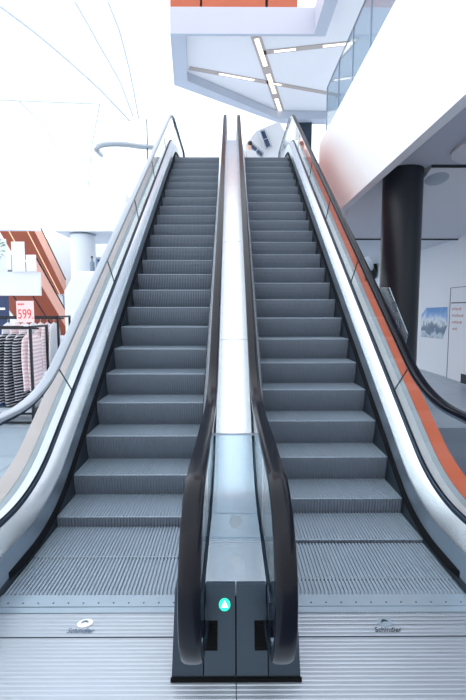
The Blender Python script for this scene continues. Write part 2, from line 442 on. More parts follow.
def landing(cx, s, label, who):
    root = thing('landing_plate', (cx, 2.0, 0), label, 'landing plate', 'ribbed landing plates')
    a, b = (cx-1.6, -.002) if s < 0 else (.002, cx+1.6)
    def ribs(y0, y1, x0, x1, name, pitch):
        mb = MB(); n = int(round((y1-y0)/pitch)); p = (y1-y0)/n; prof = []
        for k in range(n):
            y = y0+k*p; prof += [(y, 0), (y+p*.18, .003), (y+p*.64, .003), (y+p*.80, 0)]
        prof.append((y1, 0))
        mb.loft([[(x, y, z) for y, z in prof] for x in (x0, x1)], closed=False)
        mb.box(x0, x1, y0, y1, -.03, -.001)
        return mb.build(name, M['plate'], root)
    inner = cx-s*.53
    ribs(2.02, 2.186, min(inner, cx+s*.9), max(inner, cx+s*.9), 'upper_plate', .0277)
    ribs(1.2, 2.012, min(a, b), max(a, b), 'floor_plate', .0232)
    MB().box(min(inner, cx+s*.9), max(inner, cx+s*.9), 2.0122, 2.0198, -.02, .001).build('plate_seam', M['seam'], root)
    # maker's mark: oval with swoosh above italic lettering
    lx = cx+.0 if s < 0 else cx
    lx = {-1: -.788, 1: .775}[s]; ly = 2.108
    mb = MB(); n = 28; th = radians(14)
    ring = []
    for k in range(n):
        t = 2*pi*k/n; ex, ey = .040*cos(t), .030*sin(t)
        ring.append((lx+.006+ex*cos(th)-ey*sin(th), ly+ex*sin(th)+ey*cos(th), .0052))
    mb.prism(ring, (0, 0, .0012))
    em = mb.build('logo_emblem', M['logo'] if s < 0 else M['comb'], root)
    mb = MB(); pts = []
    for k in range(13):
        t = radians(200-165*k/12); pts.append((lx+.006+.020*cos(t), ly-.006+.018*sin(t), .0066, .0065*sin(pi*(k+1)/15)+.001))
    mb.loft([[(x, y-w, z), (x, y+w, z), (x, y+w, z+.001), (x, y-w, z+.001)] for x, y, z, w in pts])
    mb.build('logo_swoosh', M['logod'] if s < 0 else M['seam'], em)
    text_obj('Schindler', 'logo_lettering', .046, M['logod'] if s < 0 else M['seam'], root, (lx, 2.054, .0062), (0, 0, 0), .0008, .25, .80)
    return root
landing(cxl, -1, 'bright ribbed aluminium landing plate at the foot of the left escalator', 0)
landing(cxr, 1, 'darker ribbed aluminium landing plate at the foot of the right escalator', 0)

# ------------------------------------------------------------------ divider between the two escalators
dv = thing('escalator_divider', (0, 1.76, 0), 'dark steel newel base and pale deck running between the two escalators', 'divider')
mb = MB(); strip(mb, [line(-.144, GL0+.014, GL1+.014, 1.2, 1.93), line(.144, GL0+.014, GL1+.014, 1.2, 1.93), line(.144, GL0-.06, GL1-.06, 1.2, 1.93), line(-.144, GL0-.06, GL1-.06, 1.2, 1.93)])
cd = mb.build('centre_deck', M['deck'], dv, smooth=True)
for yy in (2.28, 2.33, 2.62, 4.4, 6.2, 8.0):
    # seams across the deck
    z = [b for b in rail_line(GL0+.014, GL1+.014, 1.2, 1.93, YB)]
    for (y0, z0), (y1, z1) in zip(z[:-1], z[1:]):
        if y0 <= yy < y1:
            zz = z0+(z1-z0)*(yy-y0)/(y1-y0); MB().prism([(-.143, yy, zz+.001), (-.143, yy+.006, zz+.001+.006*(z1-z0)/(y1-y0)), (-.143, yy+.006, zz-.01), (-.143, yy, zz-.01)], (.286, 0, 0)).build('deck_seam', M['grey_deck'], cd); break
def fy(z): return 1.76+z*.16/.345                 # sloping front face
def face(x0, x1, z0, z1, t=.012, lift=0.0):
    return [(x0, fy(z0)-lift, z0), (x1, fy(z0)-lift, z0), (x1, fy(z1)-lift, z1), (x0, fy(z1)-lift, z1)]
for (x0, x1, nm) in ((-.142, -.0025, 'front_panel'), (.0025, .142, 'front_panel')):
    MB().prism(face(x0, x1, .0, .346), (0, .02, 0)).build(nm, M['newel'], dv, bevel=.002)
for sx in (-1, 1):
    a, b = sorted((sx*.146, sx*.285))
    MB().prism(face(a, b, .0, .315), (0, .02, 0)).build('side_panel', M['newel2'], dv, bevel=.002)
    MB().prism([(a, 1.92, .30), (a, 1.925, .318), (a, 2.40, .318), (a, 2.40, .30)], (b-a, 0, 0)).build('foot_cover', M['newel'], dv)
MB().prism([(-.284, 1.80, 0), (-.284, 1.93, .28), (-.284, 2.3, .28), (-.284, 2.3, 0)], (.568, 0, 0)).build('base_core', M['inlet'], dv)
MB().box(-.288, .288, 1.748, 1.762, 0, .018).build('base_kick', M['inlet'], dv)
for sx in (-1, 1):
    b = sx*.118; mb = MB()
    mb.prism(face(b-.034, b+.034, .105, .21, lift=.004), (0, .006, 0))
    fr = mb.build('handrail_inlet', M['inlet'], dv)
    mb = MB()
    for k in range(14):
        xx = b-.028+k*.0043; mb.prism(face(xx, xx+.002, .118, .20, lift=.012), (0, .008, 0))
    mb.build('inlet_brush', M['brush'], fr)
# green direction lamp with a white triangle
nrm = Vector((0, -.345, .16)).normalized(); upv = Vector((0, .16, .345)).normalized()
lc = Vector((-.052, fy(.268), .268))
def disc(mb, c, r, t, n=32):
    return mb.prism([c+Vector((1, 0, 0))*r*cos(2*pi*k/n)+upv*r*sin(2*pi*k/n) for k in range(n)], nrm*t)
gl = disc(MB(), lc, .0265, .004).build('direction_lamp', M['green'], dv); gl['label'] = 'glowing green round lamp with white upward triangle'
c2 = lc+nrm*.0042
MB().prism([c2+Vector((-.0165, 0, 0))-upv*.011, c2+Vector((.0165, 0, 0))-upv*.011, c2+upv*.017], nrm*.0015).build('arrow_triangle', M['arrow'], gl)
# clear barrier between the two glass walls with its round lock
y0 = 2.30
bar = MB().prism([(-.150, y0, .312), (.150, y0, .312), (.150, y0+.02, .945), (-.150, y0+.02, .945)], (0, .008, 0)).build('acrylic_barrier', M['acrylic'], dv)
MB().box(-.150, .150, y0-.012, y0+.02, .310, .325).build('barrier_foot', M['guide'], bar)
MB().box(-.150, .150, y0+.012, y0+.034, .943, .951).build('barrier_edge', M['guide'], bar)
mb = MB(); ring = [(.004+.036*cos(2*pi*k/36), y0-.006, .46+.036*sin(2*pi*k/36)) for k in range(36)]
mb.prism(ring, (0, .005, 0)); mb.build('round_lock', M['grey_deck'], bar)

# ------------------------------------------------------------------ setting
struct(MB().box(-40, 14, -4, 50, -.30, -.032), 'floor', M['floor'])
mb = MB(); xs = [-44+k*2.0 for k in range(31)]; ys = [-6+k*1.4 for k in range(33)]
def vz(x, y): return 14.0-max(0, y-12)**2/60
mb.loft([[(x, y, vz(x, y)) for y in ys] for x in xs], closed=False)
struct(mb, 'ceiling', M['membrane'], 'white translucent membrane roof', smooth=True)
ribs = [[(-8.99,17.96),(-8.05,19.32),(-7.13,20.81),(-6.38,22.06),(-5.38,23.94)], [(-6.01,17.76),(-5.67,19.79),(-5.29,21.61),(-5.14,23.63)],
        [(-4.74,17.76),(-4.63,19.08),(-4.68,21.06),(-4.87,23.82)], [(-11.57,22.68),(-9.12,22.79),(-6.64,22.91)],
        [(-10.67,22.68),(-10.02,24.25),(-10.03,26.23),(-10.12,27.66)], [(-6.64,22.91),(-7.93,25.56),(-9.26,28.76)], [(-13.35,25.89),(-12.65,26.79),(-12.19,28.38)]]
for i, r in enumerate(ribs):
    pts = []
    for (a, b) in zip(r[:-1], r[1:]):
        for k in range(4): x = a[0]+(b[0]-a[0])*k/4; y = a[1]+(b[1]-a[1])*k/4; pts.append((x, y, vz(x, y)-.06))
    pts.append((r[-1][0], r[-1][1], vz(*r[-1])-.06))
    struct(MB().tube(pts, (.06, .05, .05, .045, .04, .04, .04)[i]), 'trim_%d' % (i+1), M['rib'], 'thin seam rib under the membrane roof', smooth=True)

# right-hand hall under the gallery
struct(MB().box(5.1, 5.3, 5, 32, -.03, 4.3), 'wall_right', M['wall'])
struct(MB().box(-44, 14, 44, 44.3, -.03, 3.0), 'wall_back', M['white'])
struct(MB().box(2.2, 2.34, -3, 11.3, 3.66, 5.78).box(2.34, 2.62, 11.16, 11.3, 3.66, 5.78), 'wall_gallery', M['parapet'], 'broad white parapet of the upper gallery above the dark column')
struct(MB().box(2.36, 5.1, -3, 7.43, 4.03, 4.5).box(2.36, 3.32, 7.43, 8.14, 4.03, 4.5), 'ceiling_gallery', M['soffit'], 'ceiling strip under the gallery')
# lowered ceiling panel with a rounded far corner
pts = [(5.09, -2.9)]; pts += [(3.3, -2.9)]
pts += [(3.3, 6.6)]+[(3.3+.70*(1-cos(radians(t))), 6.6+.70*sin(radians(t))) for t in (20, 40, 60, 80)]+[(5.09, 7.31)]
struct(MB().prism([(x, y, 3.98) for x, y in pts], (0, 0, .045)), 'ceiling_panel', M['ceil'], 'lowered ceiling panel beside the dark column')
struct(MB().prism([(3.33, 7.47, 3.98), (3.33, 9.9, 3.22), (3.33, 9.9, 3.5), (3.33, 7.47, 4.5)], (1.77, 0, 0)).prism([(2.345, 8.15, 3.98), (2.345, 9.9, 3.22), (2.345, 9.9, 3.5), (2.345, 8.15, 4.5)], (.975, 0, 0)), 'ceiling_slope', M['ceil'], 'sloping bulkhead behind the dark column')
struct(MB().box(2.345, 5.1, 9.93, 32, 3.22, 3.4), 'ceiling_low', M['ceil'], 'low ceiling over the far right corridor')
struct(MB().box(3.33, 5.1, 7.435, 7.465, 3.99, 4.3).box(2.345, 5.1, 9.9, 9.93, 3.19, 3.3), 'trim_9', M['seam'], 'dark shadow gaps in the ceiling')
struct(MB().box(5.07, 5.1, 5, 32, -.03, .03), 'baseboard_right', M['grey_deck'])
struct(MB().box(2.34, 8, -3, 11.3, 5.30, 5.6).box(-1.75, 2.2, 13.4, 20, 5.05, 5.34), 'floor_upper', M['white'], 'upper storey floor slab')

c = MB().lathe(2.97, 7.75, [(.335, -.03), (.335, 4.03)], 64).build('column', M['column'], smooth=True)
tag(c, 'tall dark glossy round column under the white gallery', 'column')
d_ = MB().loft([[(3.56+r*cos(2*pi*k/40), 7.75+r*.955*sin(2*pi*k/40), 3.90-.30*r*sin(2*pi*k/40)-h) for k in range(40)] for r, h in ((.19, .012), (.20, .006), (.20, -.01))]).build('ceiling_disc', M['grey_deck'], smooth=True)
tag(d_, 'flat grey ceiling disc just right of the dark column top', 'ceiling disc')

# gallery glass railing
rl = thing('gallery_railing', (2.27, 8, 5.78), 'frameless glass railing with steel posts along the white gallery parapet', 'railing')
py = [-.6, .6, 1.8, 3.0, 4.15, 5.25, 6.36, 7.52, 8.58, 9.65, 10.8]
for a, b in zip(py[:-1], py[1:]): MB().box(2.264, 2.276, a+.02, b-.02, 5.79, 6.86).build('glass_panel', M['railglass'], rl)
for y in py: MB().box(2.255, 2.285, y-.012, y+.012, 5.78, 6.88).build('post', M['steel'], rl)
MB().box(2.258, 2.282, -.6, 10.8, 6.86, 6.885).build('top_rail', M['steel'], rl)

# mural, lettering and door on the right wall
mp = [(5.09, y, z) for y, z in ((11.34, 1.67), (10.25, 1.69), (10.21, 1.27), (10.42, .92), (11.57, .90), (11.62, 1.48))]
po = MB().prism(mp, (.012, 0, 0)).build('wall_mural', M['mural'], org=(5.09, 10.9, .9)); tag(po, 'blue and grey six-sided landscape picture on the white right wall', 'picture')
ca = thing('wall_lettering', (5.09, 12.1, 1.3), 'faded red lettering on the wall just left of the landscape picture', 'lettering')
for k, (y, z, w) in enumerate(((12.05, 1.52, .22), (12.15, 1.38, .3), (12.05, 1.24, .2), (12.15, 1.1, .25))):
    mb = MB()
    for j in range(4): mb.box(5.086, 5.098, y-w/2+j*w/4, y-w/2+j*w/4+w*.15, z-.035+.012*(j % 2), z+.03)
    mb.build('text_line', M['rose'], ca)
dr = MB().box(5.07, 5.1, 8.2, 10.06, .02, 2.12)
dr = struct(dr, 'door_1', M['wall'])
ORG['door_1'] = Vector((0, 0, 0))
fr = MB().box(5.062, 5.1, 10.06, 10.075, .02, 2.12).box(5.062, 5.1, 8.2, 10.075, 2.12, 2.132).build('door_frame', M['ink'], dr)
MB().box(5.058, 5.069, 8.2, 10.0, 1.77, 1.79).build('door_header', M['seam'], dr)
MB().box(5.05, 5.069, 8.2, 9.42, .02, .22).build('door_stop', M['seam'], dr)
for k, (y, z, w) in enumerate(((9.78, 1.64, .42), (9.72, 1.49, .5), (9.75, 1.34, .44), (9.82, 1.19, .2))):
    mb = MB(); n = max(3, int(w/.07))
    for j in range(n): mb.box(5.062, 5.069, y-w/2+j*w/n, y-w/2+j*w/n+w/n*.66, z-.028+.01*(j % 2), z+.022+.012*(j % 3 == 0))
    mb.build('door_text', M['rose'], dr)
wr = MB(); R_, r_ = .23, .11
for k in range(26):
    a = 2*pi*k/26
    for j in range(3):
        b = random.uniform(0, 6.28); p = Vector((4.97+.05*cos(b), 15.5+(R_+.06*sin(b))*cos(a), 3.0-.0+(R_+.06*sin(b))*sin(a)))
        dd = Vector((random.uniform(-.5, .2), cos(a+b), sin(a+b))).normalized(); q = dd.cross(Vector((1, .2, .1))).normalized()*.035
        wr.prism([p-q, p+dd*.10, p+q, p-dd*.05], (.012, 0, 0))
wr.lathe(0, 0, [(.001, 0), (.001, .001)], 3) if False else None
wr.loft([[(5.0, 15.5+R_*cos(2*pi*k/24)+.06*cos(2*pi*k/24)*cos(t), 3.0+R_*sin(2*pi*k/24)+.06*sin(2*pi*k/24)*cos(t)) if False else (5.02+.06*sin(t), 15.5+(R_+.09*cos(t))*cos(2*pi*k/24), 3.0+(R_+.09*cos(t))*sin(2*pi*k/24)) for t in [2*pi*j/8 for j in range(8)]] for k in range(25)], caps=False)
tag(wr.build('wall_wreath', M['dgreen']), 'dark green round wreath on the wall left of the dark column', 'wreath')

# clear guard plate outside the right handrail
gd = thing('guard_plate', (1.66, 4.4, .90), 'clear acrylic guard plate with black pictograms outside the right handrail', 'guard plate')
gp_ = [(4.62, 1.86), (4.86, 1.87), (4.90, 1.50), (4.40, 1.02), (4.28, 1.02), (4.10, 1.40)]
MB().prism([(1.655, y, z) for y, z in gp_], (.010, 0, 0)).build('plate', M['acrylic'], gd)
ed = MB()
for (a, b) in zip(gp_, gp_[1:]+gp_[:1]): ed.tube([(1.66, a[0], a[1]), (1.66, b[0], b[1])], .005, 6)
ed.build('plate_edge', M['guide'], gd)
for (y, z, r) in ((4.32, 1.50, .06), (4.45, 1.66, .06), (4.52, 1.36, .055)):
    mb = MB(); mb.loft([[(1.65, y+q*cos(2*pi*k/20), z+q*sin(2*pi*k/20)) for q in (r*.74, r)] + [(1.653, y+q*cos(2*pi*k/20), z+q*sin(2*pi*k/20)) for q in (r, r*.74)] for k in range(21)], caps=False)
    mb.prism([(1.65, y-.018, z-.03), (1.65, y+.018, z-.03), (1.65, y+.012, z+.02), (1.65, y-.012, z+.02)], (.003, 0, 0))
    mb.build('pictogram', M['ink'], gd)
for (y, z) in ((4.36, .97), (4.62, 1.15)):
    MB().tube([(1.63, y, z-.02), (1.63, y, z+.13)], [.03, .035], 12).build('clamp', M['brownp'], gd, smooth=True)
fx = thing('deck_lamp', (1.63, 5.55, 2.15), 'small grey capped fitting on the orange edge left of the dark column', 'fitting')
zz = nose(5.3)+.42
fx.location = (1.63, 5.3, zz); ORG[fx.name] = Vector((1.63, 5.3, zz))
MB().tube([(1.63, 5.3, zz), (1.63, 5.3, zz+.14)], .025, 10).build('stem', M['brownp'], fx, smooth=True)
MB().lathe(1.63, 5.3, [(.06, zz+.14), (.075, zz+.17), (.065, zz+.25), (.03, zz+.30)], 20).build('cap', M['greyp'], fx, smooth=True)

# ------------------------------------------------------------------ roof over the upper storey
inn = [(-1.34, 13.45), (-1.55, 15.95), (1.85, 18.84), (9.0, 19.2), (9.0, 3.0), (2.75, 3.0), (2.75, 13.45)]
out = [(-1.79, 13.36), (-2.05, 16.25), (2.08, 19.42), (9.4, 19.8), (9.4, 2.6), (2.40, 2.6), (2.40, 13.36)]
mb = MB(); rm = MB(); n = len(inn); cx_ = 3.0; cy_ = 12.0
for i in range(n):
    j = (i+1) % n
    mb.prism([(*out[i], 9.62), (*inn[i], 9.62), (*inn[j], 9.62), (*out[j], 9.62)], (0, 0, .72))
    rm.prism([(*out[i], 9.6), (*inn[i], 9.6), (*inn[j], 9.6), (*out[j], 9.6)], (0, 0, .018))
    rm.prism([(*inn[i], 9.62), (*inn[j], 9.62), (*inn[j], 9.89), (*inn[i], 9.89)], ((cx_-inn[i][0])*.002, (cy_-inn[i][1])*.002, 0))
struct(mb, 'trim_10', M['fascia'], 'white rim of the upper ceiling')
struct(rm, 'trim_12', M['rim'], 'underside of the upper ceiling rim, shade put in as grey')  # rim underside and inner faces greyed to stand for shade
struct(MB().prism([(x, y, 9.9) for x, y in inn], (0, 0, .1)), 'ceiling_upper', M['ceil'], 'pale grey ceiling of the upper storey')
k9 = 8.27/7.97
def up(p): return (p[0]*k9, p[1]*k9, 9.885)
for i, (a, b) in enumerate((((.71, 13.45), (2.05, 18.5)), ((-1.40, 15.13), (4.05, 16.94)), ((1.0, 14.24), (3.69, 13.73)))):
    A, B = Vector(up(a)), Vector(up(b)); t = (B-A).normalized(); w = Vector((t.y, -t.x, 0))*(.16 if i == 0 else .11)
    ls = thing('ceiling_light', tuple((A+B)/2), ('long bright light slot running away across the upper ceiling', 'light slot crossing the upper ceiling towards its left corner', 'nearest light slot, at the right of the upper ceiling')[i], 'ceiling light', 'light slots in the upper ceiling')
    MB().prism([A-w, A+w, B+w, B-w], (0, 0, .012)).build('slot', M['strip'], ls)
    for (u0, u1) in (((.02, .30), (.40, .66), (.74, .97)), ((.18, .40), (.50, .58)), ((.12, .36), (.66, .98)))[i]:
        P, Q = A+(B-A)*u0, A+(B-A)*u1; v = w*.42; z_ = Vector((0, 0, -.01))
        MB().prism([P-v+z_, P+v+z_, Q+v+z_, Q-v+z_], (0, 0, .009)).build('lamp_tube', M['lamp'], ls)
of = thing('orange_balcony', (.06, 13.6, 10.34), 'orange panelled front high above the white ceiling rim', 'balcony front')
for a, b in ((-1.79, -.92), (-.86, .98), (1.06, 1.92)): MB().box(a, b, 13.46, 13.62, 10.34, 12.2).build('panel', M['orange_far'], of)
MB().box(-1.79, 1.92, 13.63, 13.8, 10.34, 12.2).build('backing', M['seam'], of)
struct(MB().box(2.75, 3.45, 19.3, 20, 5.3, 9.9), 'trim_11', M['newel'], 'grey pier at the far end of the upper storey')

# sloping facade with two skylights beyond the escalator heads
def slab(pts, t, name, m, parent=None, **k): return MB().prism(pts, t, 0).build(name, m, parent, **k)
for pts, lb in (([(1.12, 17.73, 8.62), (1.32, 17.73, 8.66), (1.58, 17.68, 8.04), (1.36, 17.67, 7.93)], 'upper of two tilted dark skylights beyond the right escalator head'),
                ([(.66, 17.6, 8.0), (.84, 17.6, 8.10), (1.26, 17.6, 7.74), (1.20, 17.6, 7.54)], 'lower of two tilted dark skylights beyond the right escalator head')):
    cen = sum((Vector(p) for p in pts), Vector())/4
    r = thing('skylight', tuple(cen), lb, 'skylight', 'tilted skylights')
    MB().prism(pts, (0, .06, .03)).build('pane', M['screen'], r)
    fr = MB()
    for a, b in zip(pts, pts[1:]+pts[:1]): fr.tube([a, b], .03, 6)
    fr.build('frame', M['grey_deck'], r)
    m1 = MB(); a, b = (Vector(pts[0])+Vector(pts[3]))/2, (Vector(pts[1])+Vector(pts[2]))/2
    m1.tube([a+Vector((0, -.01, 0)), b+Vector((0, -.01, 0))], .018, 6).build('glazing_bar', M['grey_deck'], r)
struct(MB().prism([(.3, 17.85, 5.2), (2.4, 17.85, 5.2), (2.4, 17.95, 8.3), (1.9, 18.0, 9.1), (1.0, 18.0, 8.75), (.55, 17.95, 8.2)], (0, .15, .05)), 'wall_far', M['wall'], 'white angled wall panel beyond the escalator heads')

# ------------------------------------------------------------------ left side of the hall
pc = thing('pale_column', (-4.86, 14.4, -.03), 'round white column left of the left escalator', 'column')
MB().lathe(-4.86, 14.4, [(.39, -.03), (.39, 4.02)], 48).build('shaft', M['pale_column'], pc, smooth=True)
MB().lathe(-4.86, 14.4, [(.40, 4.02), (.41, 4.04), (.40, 4.06)], 48).build('collar', M['grey_deck'], pc, smooth=True)
struct(MB().box(-5.6, -3.3, 13.9, 16.5, 4.08, 5.25), 'wall_left', M['white'], 'white gallery edge carried by the white column')
# curved white balcony rail high on the left
mb = MB()
pts = [(-3.75+.0, 12.9, 6.05)]+[(-3.75+1.05*(1-cos(radians(t))), 13.0-.55*cos(radians(t)), 6.05+.28*sin(radians(t))) for t in range(0, 91, 15)]+[(-2.2, 13.2, 6.36)]
rb = thing('curved_rail', (-2.3, 13.1, 5.0), 'curved pale rail with a thin post behind the left escalator head', 'railing')
mb.tube(pts, .075, 10).build('rail', M['grey_deck'], rb, smooth=True)
MB().tube([(-2.45, 13.05, 5.0), (-2.45, 13.05, 7.1)], .018, 8).build('post', M['seam'], rb)
struct(MB().box(-2.55, -1.9, 12.8, 20, 4.9, 5.2), 'floor_gallery', M['white'], 'white slab under the curved rail')

# far orange escalator flights
def flight(x0, x1, ya, za, yb, zb, label, lights):
    r = thing('distant_escalator', (x0, yb, zb), label, 'escalator', 'orange clad escalators on the far left')
    t = .75
    MB().prism([(x0, ya, za), (x1, ya, za), (x1, yb, zb), (x0, yb, zb)], (0, .02, .06)).build('soffit', M['orange_far'], r)
    for k, (a, b) in enumerate(((x0-.02, x0+.02), (x1-.02, x1+.02))):
        MB().prism([(a, ya, za), (a, yb, zb), (a, yb, zb+t), (a, ya, za+t)], (b-a, 0, 0)).build('side_panel', M['orange_lit'], r)  # orange sides coloured paler than the soffit, as the lit face
        MB().tube([((a+b)/2, ya, za+t+.05), ((a+b)/2, yb, zb+t+.05)], .05, 8).build('handrail', M['rubber'], r)
        MB().prism([(a+.012, ya, za+t), (a+.012, yb, zb+t), (a+.012, yb, zb+t+.06), (a+.012, ya, za+t+.06)], (.016, 0, 0)).build('rail_base', M['steel'], r)
    MB().prism([(x0+.05, ya, za+.3), (x1-.05, ya, za+.3), (x1-.05, yb, zb+.3), (x0+.05, yb, zb+.3)], (0, .02, .06)).build('step_band', M['riser'], r)
    for u in lights:
        a = x0+(x1-x0)*u
        MB().prism([(a-.022, ya, za-.008), (a+.022, ya, za-.008), (a+.022, yb, zb-.008), (a-.022, yb, zb-.008)], (0, .004, .006)).build('light_strip', M['warm'], r)
    return r
flight(-11.0, -9.35, 20.9, 5.39, 24.6, 2.5, 'upper orange escalator flight with two light strips under it, far left', (.27, .80))
f2 = flight(-10.1, -8.0, 18.0, 2.9, 21.5, .35, 'lower orange escalator flight below the white balcony, behind the price sign', ())
for u in (.3, .7):
    a = -10.1+2.1*u; MB().prism([(a-.03, 18, 2.892), (a+.03, 18, 2.892), (a+.03, 21.5, .342), (a-.03, 21.5, .342)], (0, .004, .006)).build('soffit_seam', M['seam'], f2)

b1 = thing('lower_balcony', (-9.5, 17, 2.15), 'white curved balcony with white screens in front of the orange flights', 'balcony')
def curve_slab(x0, x1, y, z0, z1, bulge, name, m, parent, depth=.12):
    n = 10; top = [(x0+(x1-x0)*k/n, y-bulge*sin(pi*(.5+.5*k/n))) for k in range(n+1)]
    MB().prism([(x, yy, z0) for x, yy in top]+[(x1, y+depth, z0), (x0, y+depth, z0)], (0, 0, z1-z0)).build(name, m, parent, smooth=True)
curve_slab(-12.5, -7.58, 17.3, 2.18, 3.10, .5, 'slab', M['white'], b1)
for (xa, xb, za, zb) in ((-9.3, -8.75, 3.1, 4.35), (-8.55, -8.05, 3.1, 4.25), (-8.0, -7.62, 3.1, 3.75)):
    MB().box(xa, xb, 17.1, 17.14, za, zb).build('screen', M['white'], b1)
MB().box(-8.78, -8.5, 17.5, 17.55, 3.1, 3.8).build('glass_panel', M['window'], b1)
b2 = thing('upper_balcony', (-9.5, 17.4, 4.7), 'white curved upper balcony above the orange flights, far left', 'balcony')
curve_slab(-12.5, -7.55, 17.4, 4.72, 5.45, .45, 'slab', M['white'], b2)
curve_slab(-12.5, -7.62, 17.42, 4.80, 4.86, .49, 'slab_band', M['grey_deck'], b2)
gr = MB()
pl = thing('balcony_plant', (-9.02, 16.75, 3.1), 'leafy green plant on the white balcony at the left edge', 'plant')
MB().lathe(-9.02, 16.75, [(.10, 3.1), (.15, 3.4), (.13, 3.4)], 20).build('pot', M['pot'], pl, smooth=True)
for k in range(110):
    d = Vector((random.gauss(0, 1), random.gauss(0, 1), random.gauss(0, 1))).normalized(); p = Vector((-9.02, 16.75, 3.98))+Vector((d.x*.28, d.y*.28, d.z*.5))*random.uniform(.4, 1)
    q = d.cross(Vector((0, .3, 1))).normalized()*.035
    gr.prism([p-q, p+d*.06, p+q+d*.02, p+d*.16], (0, .004, .004))
gr.tube([(-9.02, 16.75, 3.35), (-9.0, 16.75, 3.9)], .02, 6)
gr.build('foliage', M['leaf'], pl)
nb = thing('navy_board', (-6.6, 12, 0), 'navy blue display board behind the clothes rack at the left edge', 'board')
MB().box(-7.6, -6.18, 12, 12.08, .9, 2.0).build('panel', M['navy'], nb)
MB().box(-7.5, -7.44, 12.02, 12.08, -.03, .9).box(-6.4, -6.34, 12.02, 12.08, -.03, .9).build('leg', M['rack'], nb)
MB().box(-6.75, -6.25, 11.985, 11.998, 1.62, 1.68).build('white_stripe', M['logo'], nb)

# distant shopfront windows on the left
struct(MB().box(-16, -2.2, 24.9, 25.2, -.03, 5.6), 'wall_shopfront', M['white'], 'white distant shopfront wall')
for i, (a, b, z0, z1) in enumerate(((-8.9, -8.1, 2.6, 4.4), (-7.9, -6.9, 3.5, 4.5), (-6.9, -5.2, 4.3, 5.3), (-9.6, -9.0, .2, 2.4))):
    w = struct(MB().box(a, b, 24.85, 24.898, z0, z1), 'window_%d' % (i+1), M['window'])
    ORG[w.name] = Vector((0, 0, 0))
    MB().box(a-.05, b+.05, 24.82, 24.85, z1, z1+.08).box(a-.05, b+.05, 24.82, 24.85, z0-.08, z0).build('window_frame', M['grey_deck'], w)
ks = thing('display_kiosk', (-3.45, 10.3, -.03), 'white display kiosk behind the left handrail', 'kiosk')
MB().prism([(-3.85, 10.0, -.03), (-3.85, 10.0, 2.05), (-3.55, 10.0, 2.5), (-2.75, 10.0, 2.5), (-2.75, 10.0, -.03)], (0, .8, 0)).build('body', M['white'], ks, bevel=.02)
MB().box(-3.8, -2.8, 9.97, 9.998, .1, 1.1).build('front_panel', M['wall'], ks)
for k, (x, h) in enumerate(((-3.25, .32), (-3.10, .24), (-2.95, .30))):
    bt = thing('display_bottle', (x, 10.2, 2.5), ('tallest grey bottle standing on the white kiosk, leftmost', 'short grey bottle in the middle on the white kiosk', 'rightmost grey bottle on the white kiosk')[k], 'bottle', 'bottles on the white kiosk')
    MB().lathe(x, 10.2, [(.05, 2.5), (.055, 2.53), (.055, 2.5+h*.65), (.02, 2.5+h*.82), (.02, 2.5+h)], 16).build('body', M['shelfitem'], bt, smooth=True)
    MB().lathe(x, 10.2, [(.024, 2.5+h), (.024, 2.5+h+.04)], 12).build('cap', M['seam'], bt, smooth=True)

# ------------------------------------------------------------------ clothes racks
def rack(x0, x1, y0, y1, h, label):
    r = thing('clothes_rack', ((x0+x1)/2, (y0+y1)/2, -.03), label, 'clothes rack', 'black tube clothes racks')
    t = .016
    for x in (x0, x1):
        for y in (y0, y1): MB().box(x-t, x+t, y-t, y+t, -.03, h).build('upright', M['rack'], r)
        MB().box(x-t, x+t, y0, y1, h-.03, h).build('end_bar', M['rack'], r); MB().box(x-t, x+t, y0, y1, -.01, .02).build('end_bar', M['rack'], r)
    for y in (y0, y1): MB().box(x0, x1, y-t, y+t, -.01, .02).build('base_bar', M['rack'], r)
    MB().box(x0, x1, y0-t, y0+t, h-.03, h).build('top_bar', M['rack'], r)
    ym = (y0+y1)/2; MB().box(x0, x1, ym-.012, ym+.012, h-.06, h-.036).build('hanging_rail', M['rack'], r)
    return r
rack(-4.6, -2.86, 6.12, 6.66, 1.40, 'nearest black tube clothes rack full of striped dresses, left of the left escalator')
rack(-4.4, -3.0, 7.46, 8.0, 1.52, 'black tube clothes rack standing behind the nearest rack')
def garment(x, y, zt, L, wid, thick, m, label, name, cat, grp, seed):
    rnd = random.Random(seed)
    r = thing(name, (x, y, zt-L-.06), label, cat, grp)
    n = 36; rings = []
    ph = rnd.uniform(0, 6)
    for k in range(22):
        f = k/21; z = zt-.08-L*f
        w = wid*(.40+.60*min(1, f/.10)**.6)*(.92+.16*f) if f < .10 else wid*(.92+.16*f)
        th = thick*(.45+.55*min(1, f/.12))
        ring = []
        for j in range(n):
            a = 2*pi*j/n
            fold = 1+.22*f*sin(6*a+ph+2*f)
            ring.append((x+th*.5*cos(a)*fold+.012*sin(5*f+ph), y+w*.5*sin(a), z+.012*sin(3*a+ph)*f))
        rings.append(ring)
    g = MB().loft(rings).build('cloth', m, r, smooth=True)
    hz = zt-.03
    hk = MB().tube([(x, y, zt-.085), (x, y, zt-.03), (x+.0, y+.012, zt+.004), (x, y+.028, zt-.008)], .004, 6)
    hk.tube([(x, y-wid*.36, zt-.12), (x, y, zt-.065), (x, y+wid*.36, zt-.12)], .008, 6)
    hk.build('hanger', M['hanger'], r)
    return r
gx = [(-3.86, 'stripe'), (-3.74, 'stripe'), (-3.62, 'stripe'), (-3.50, 'stripe'), (-3.38, 'stripe'), (-3.26, 'stripe'), (-3.13, 'stripe')]
ordn = ['seventh', 'sixth', 'fifth', 'fourth', 'third', 'second', 'first']
for i, (x, m) in enumerate(gx):
    garment(x, 6.39, 1.345, .98+.04*((i*7) % 3-1), .46, .125, M[m], 'black and white striped dress, %s from the pale tops on the nearest rack' % ordn[i], 'striped_dress', 'dress', 'striped dresses on the nearest rack', i+3)
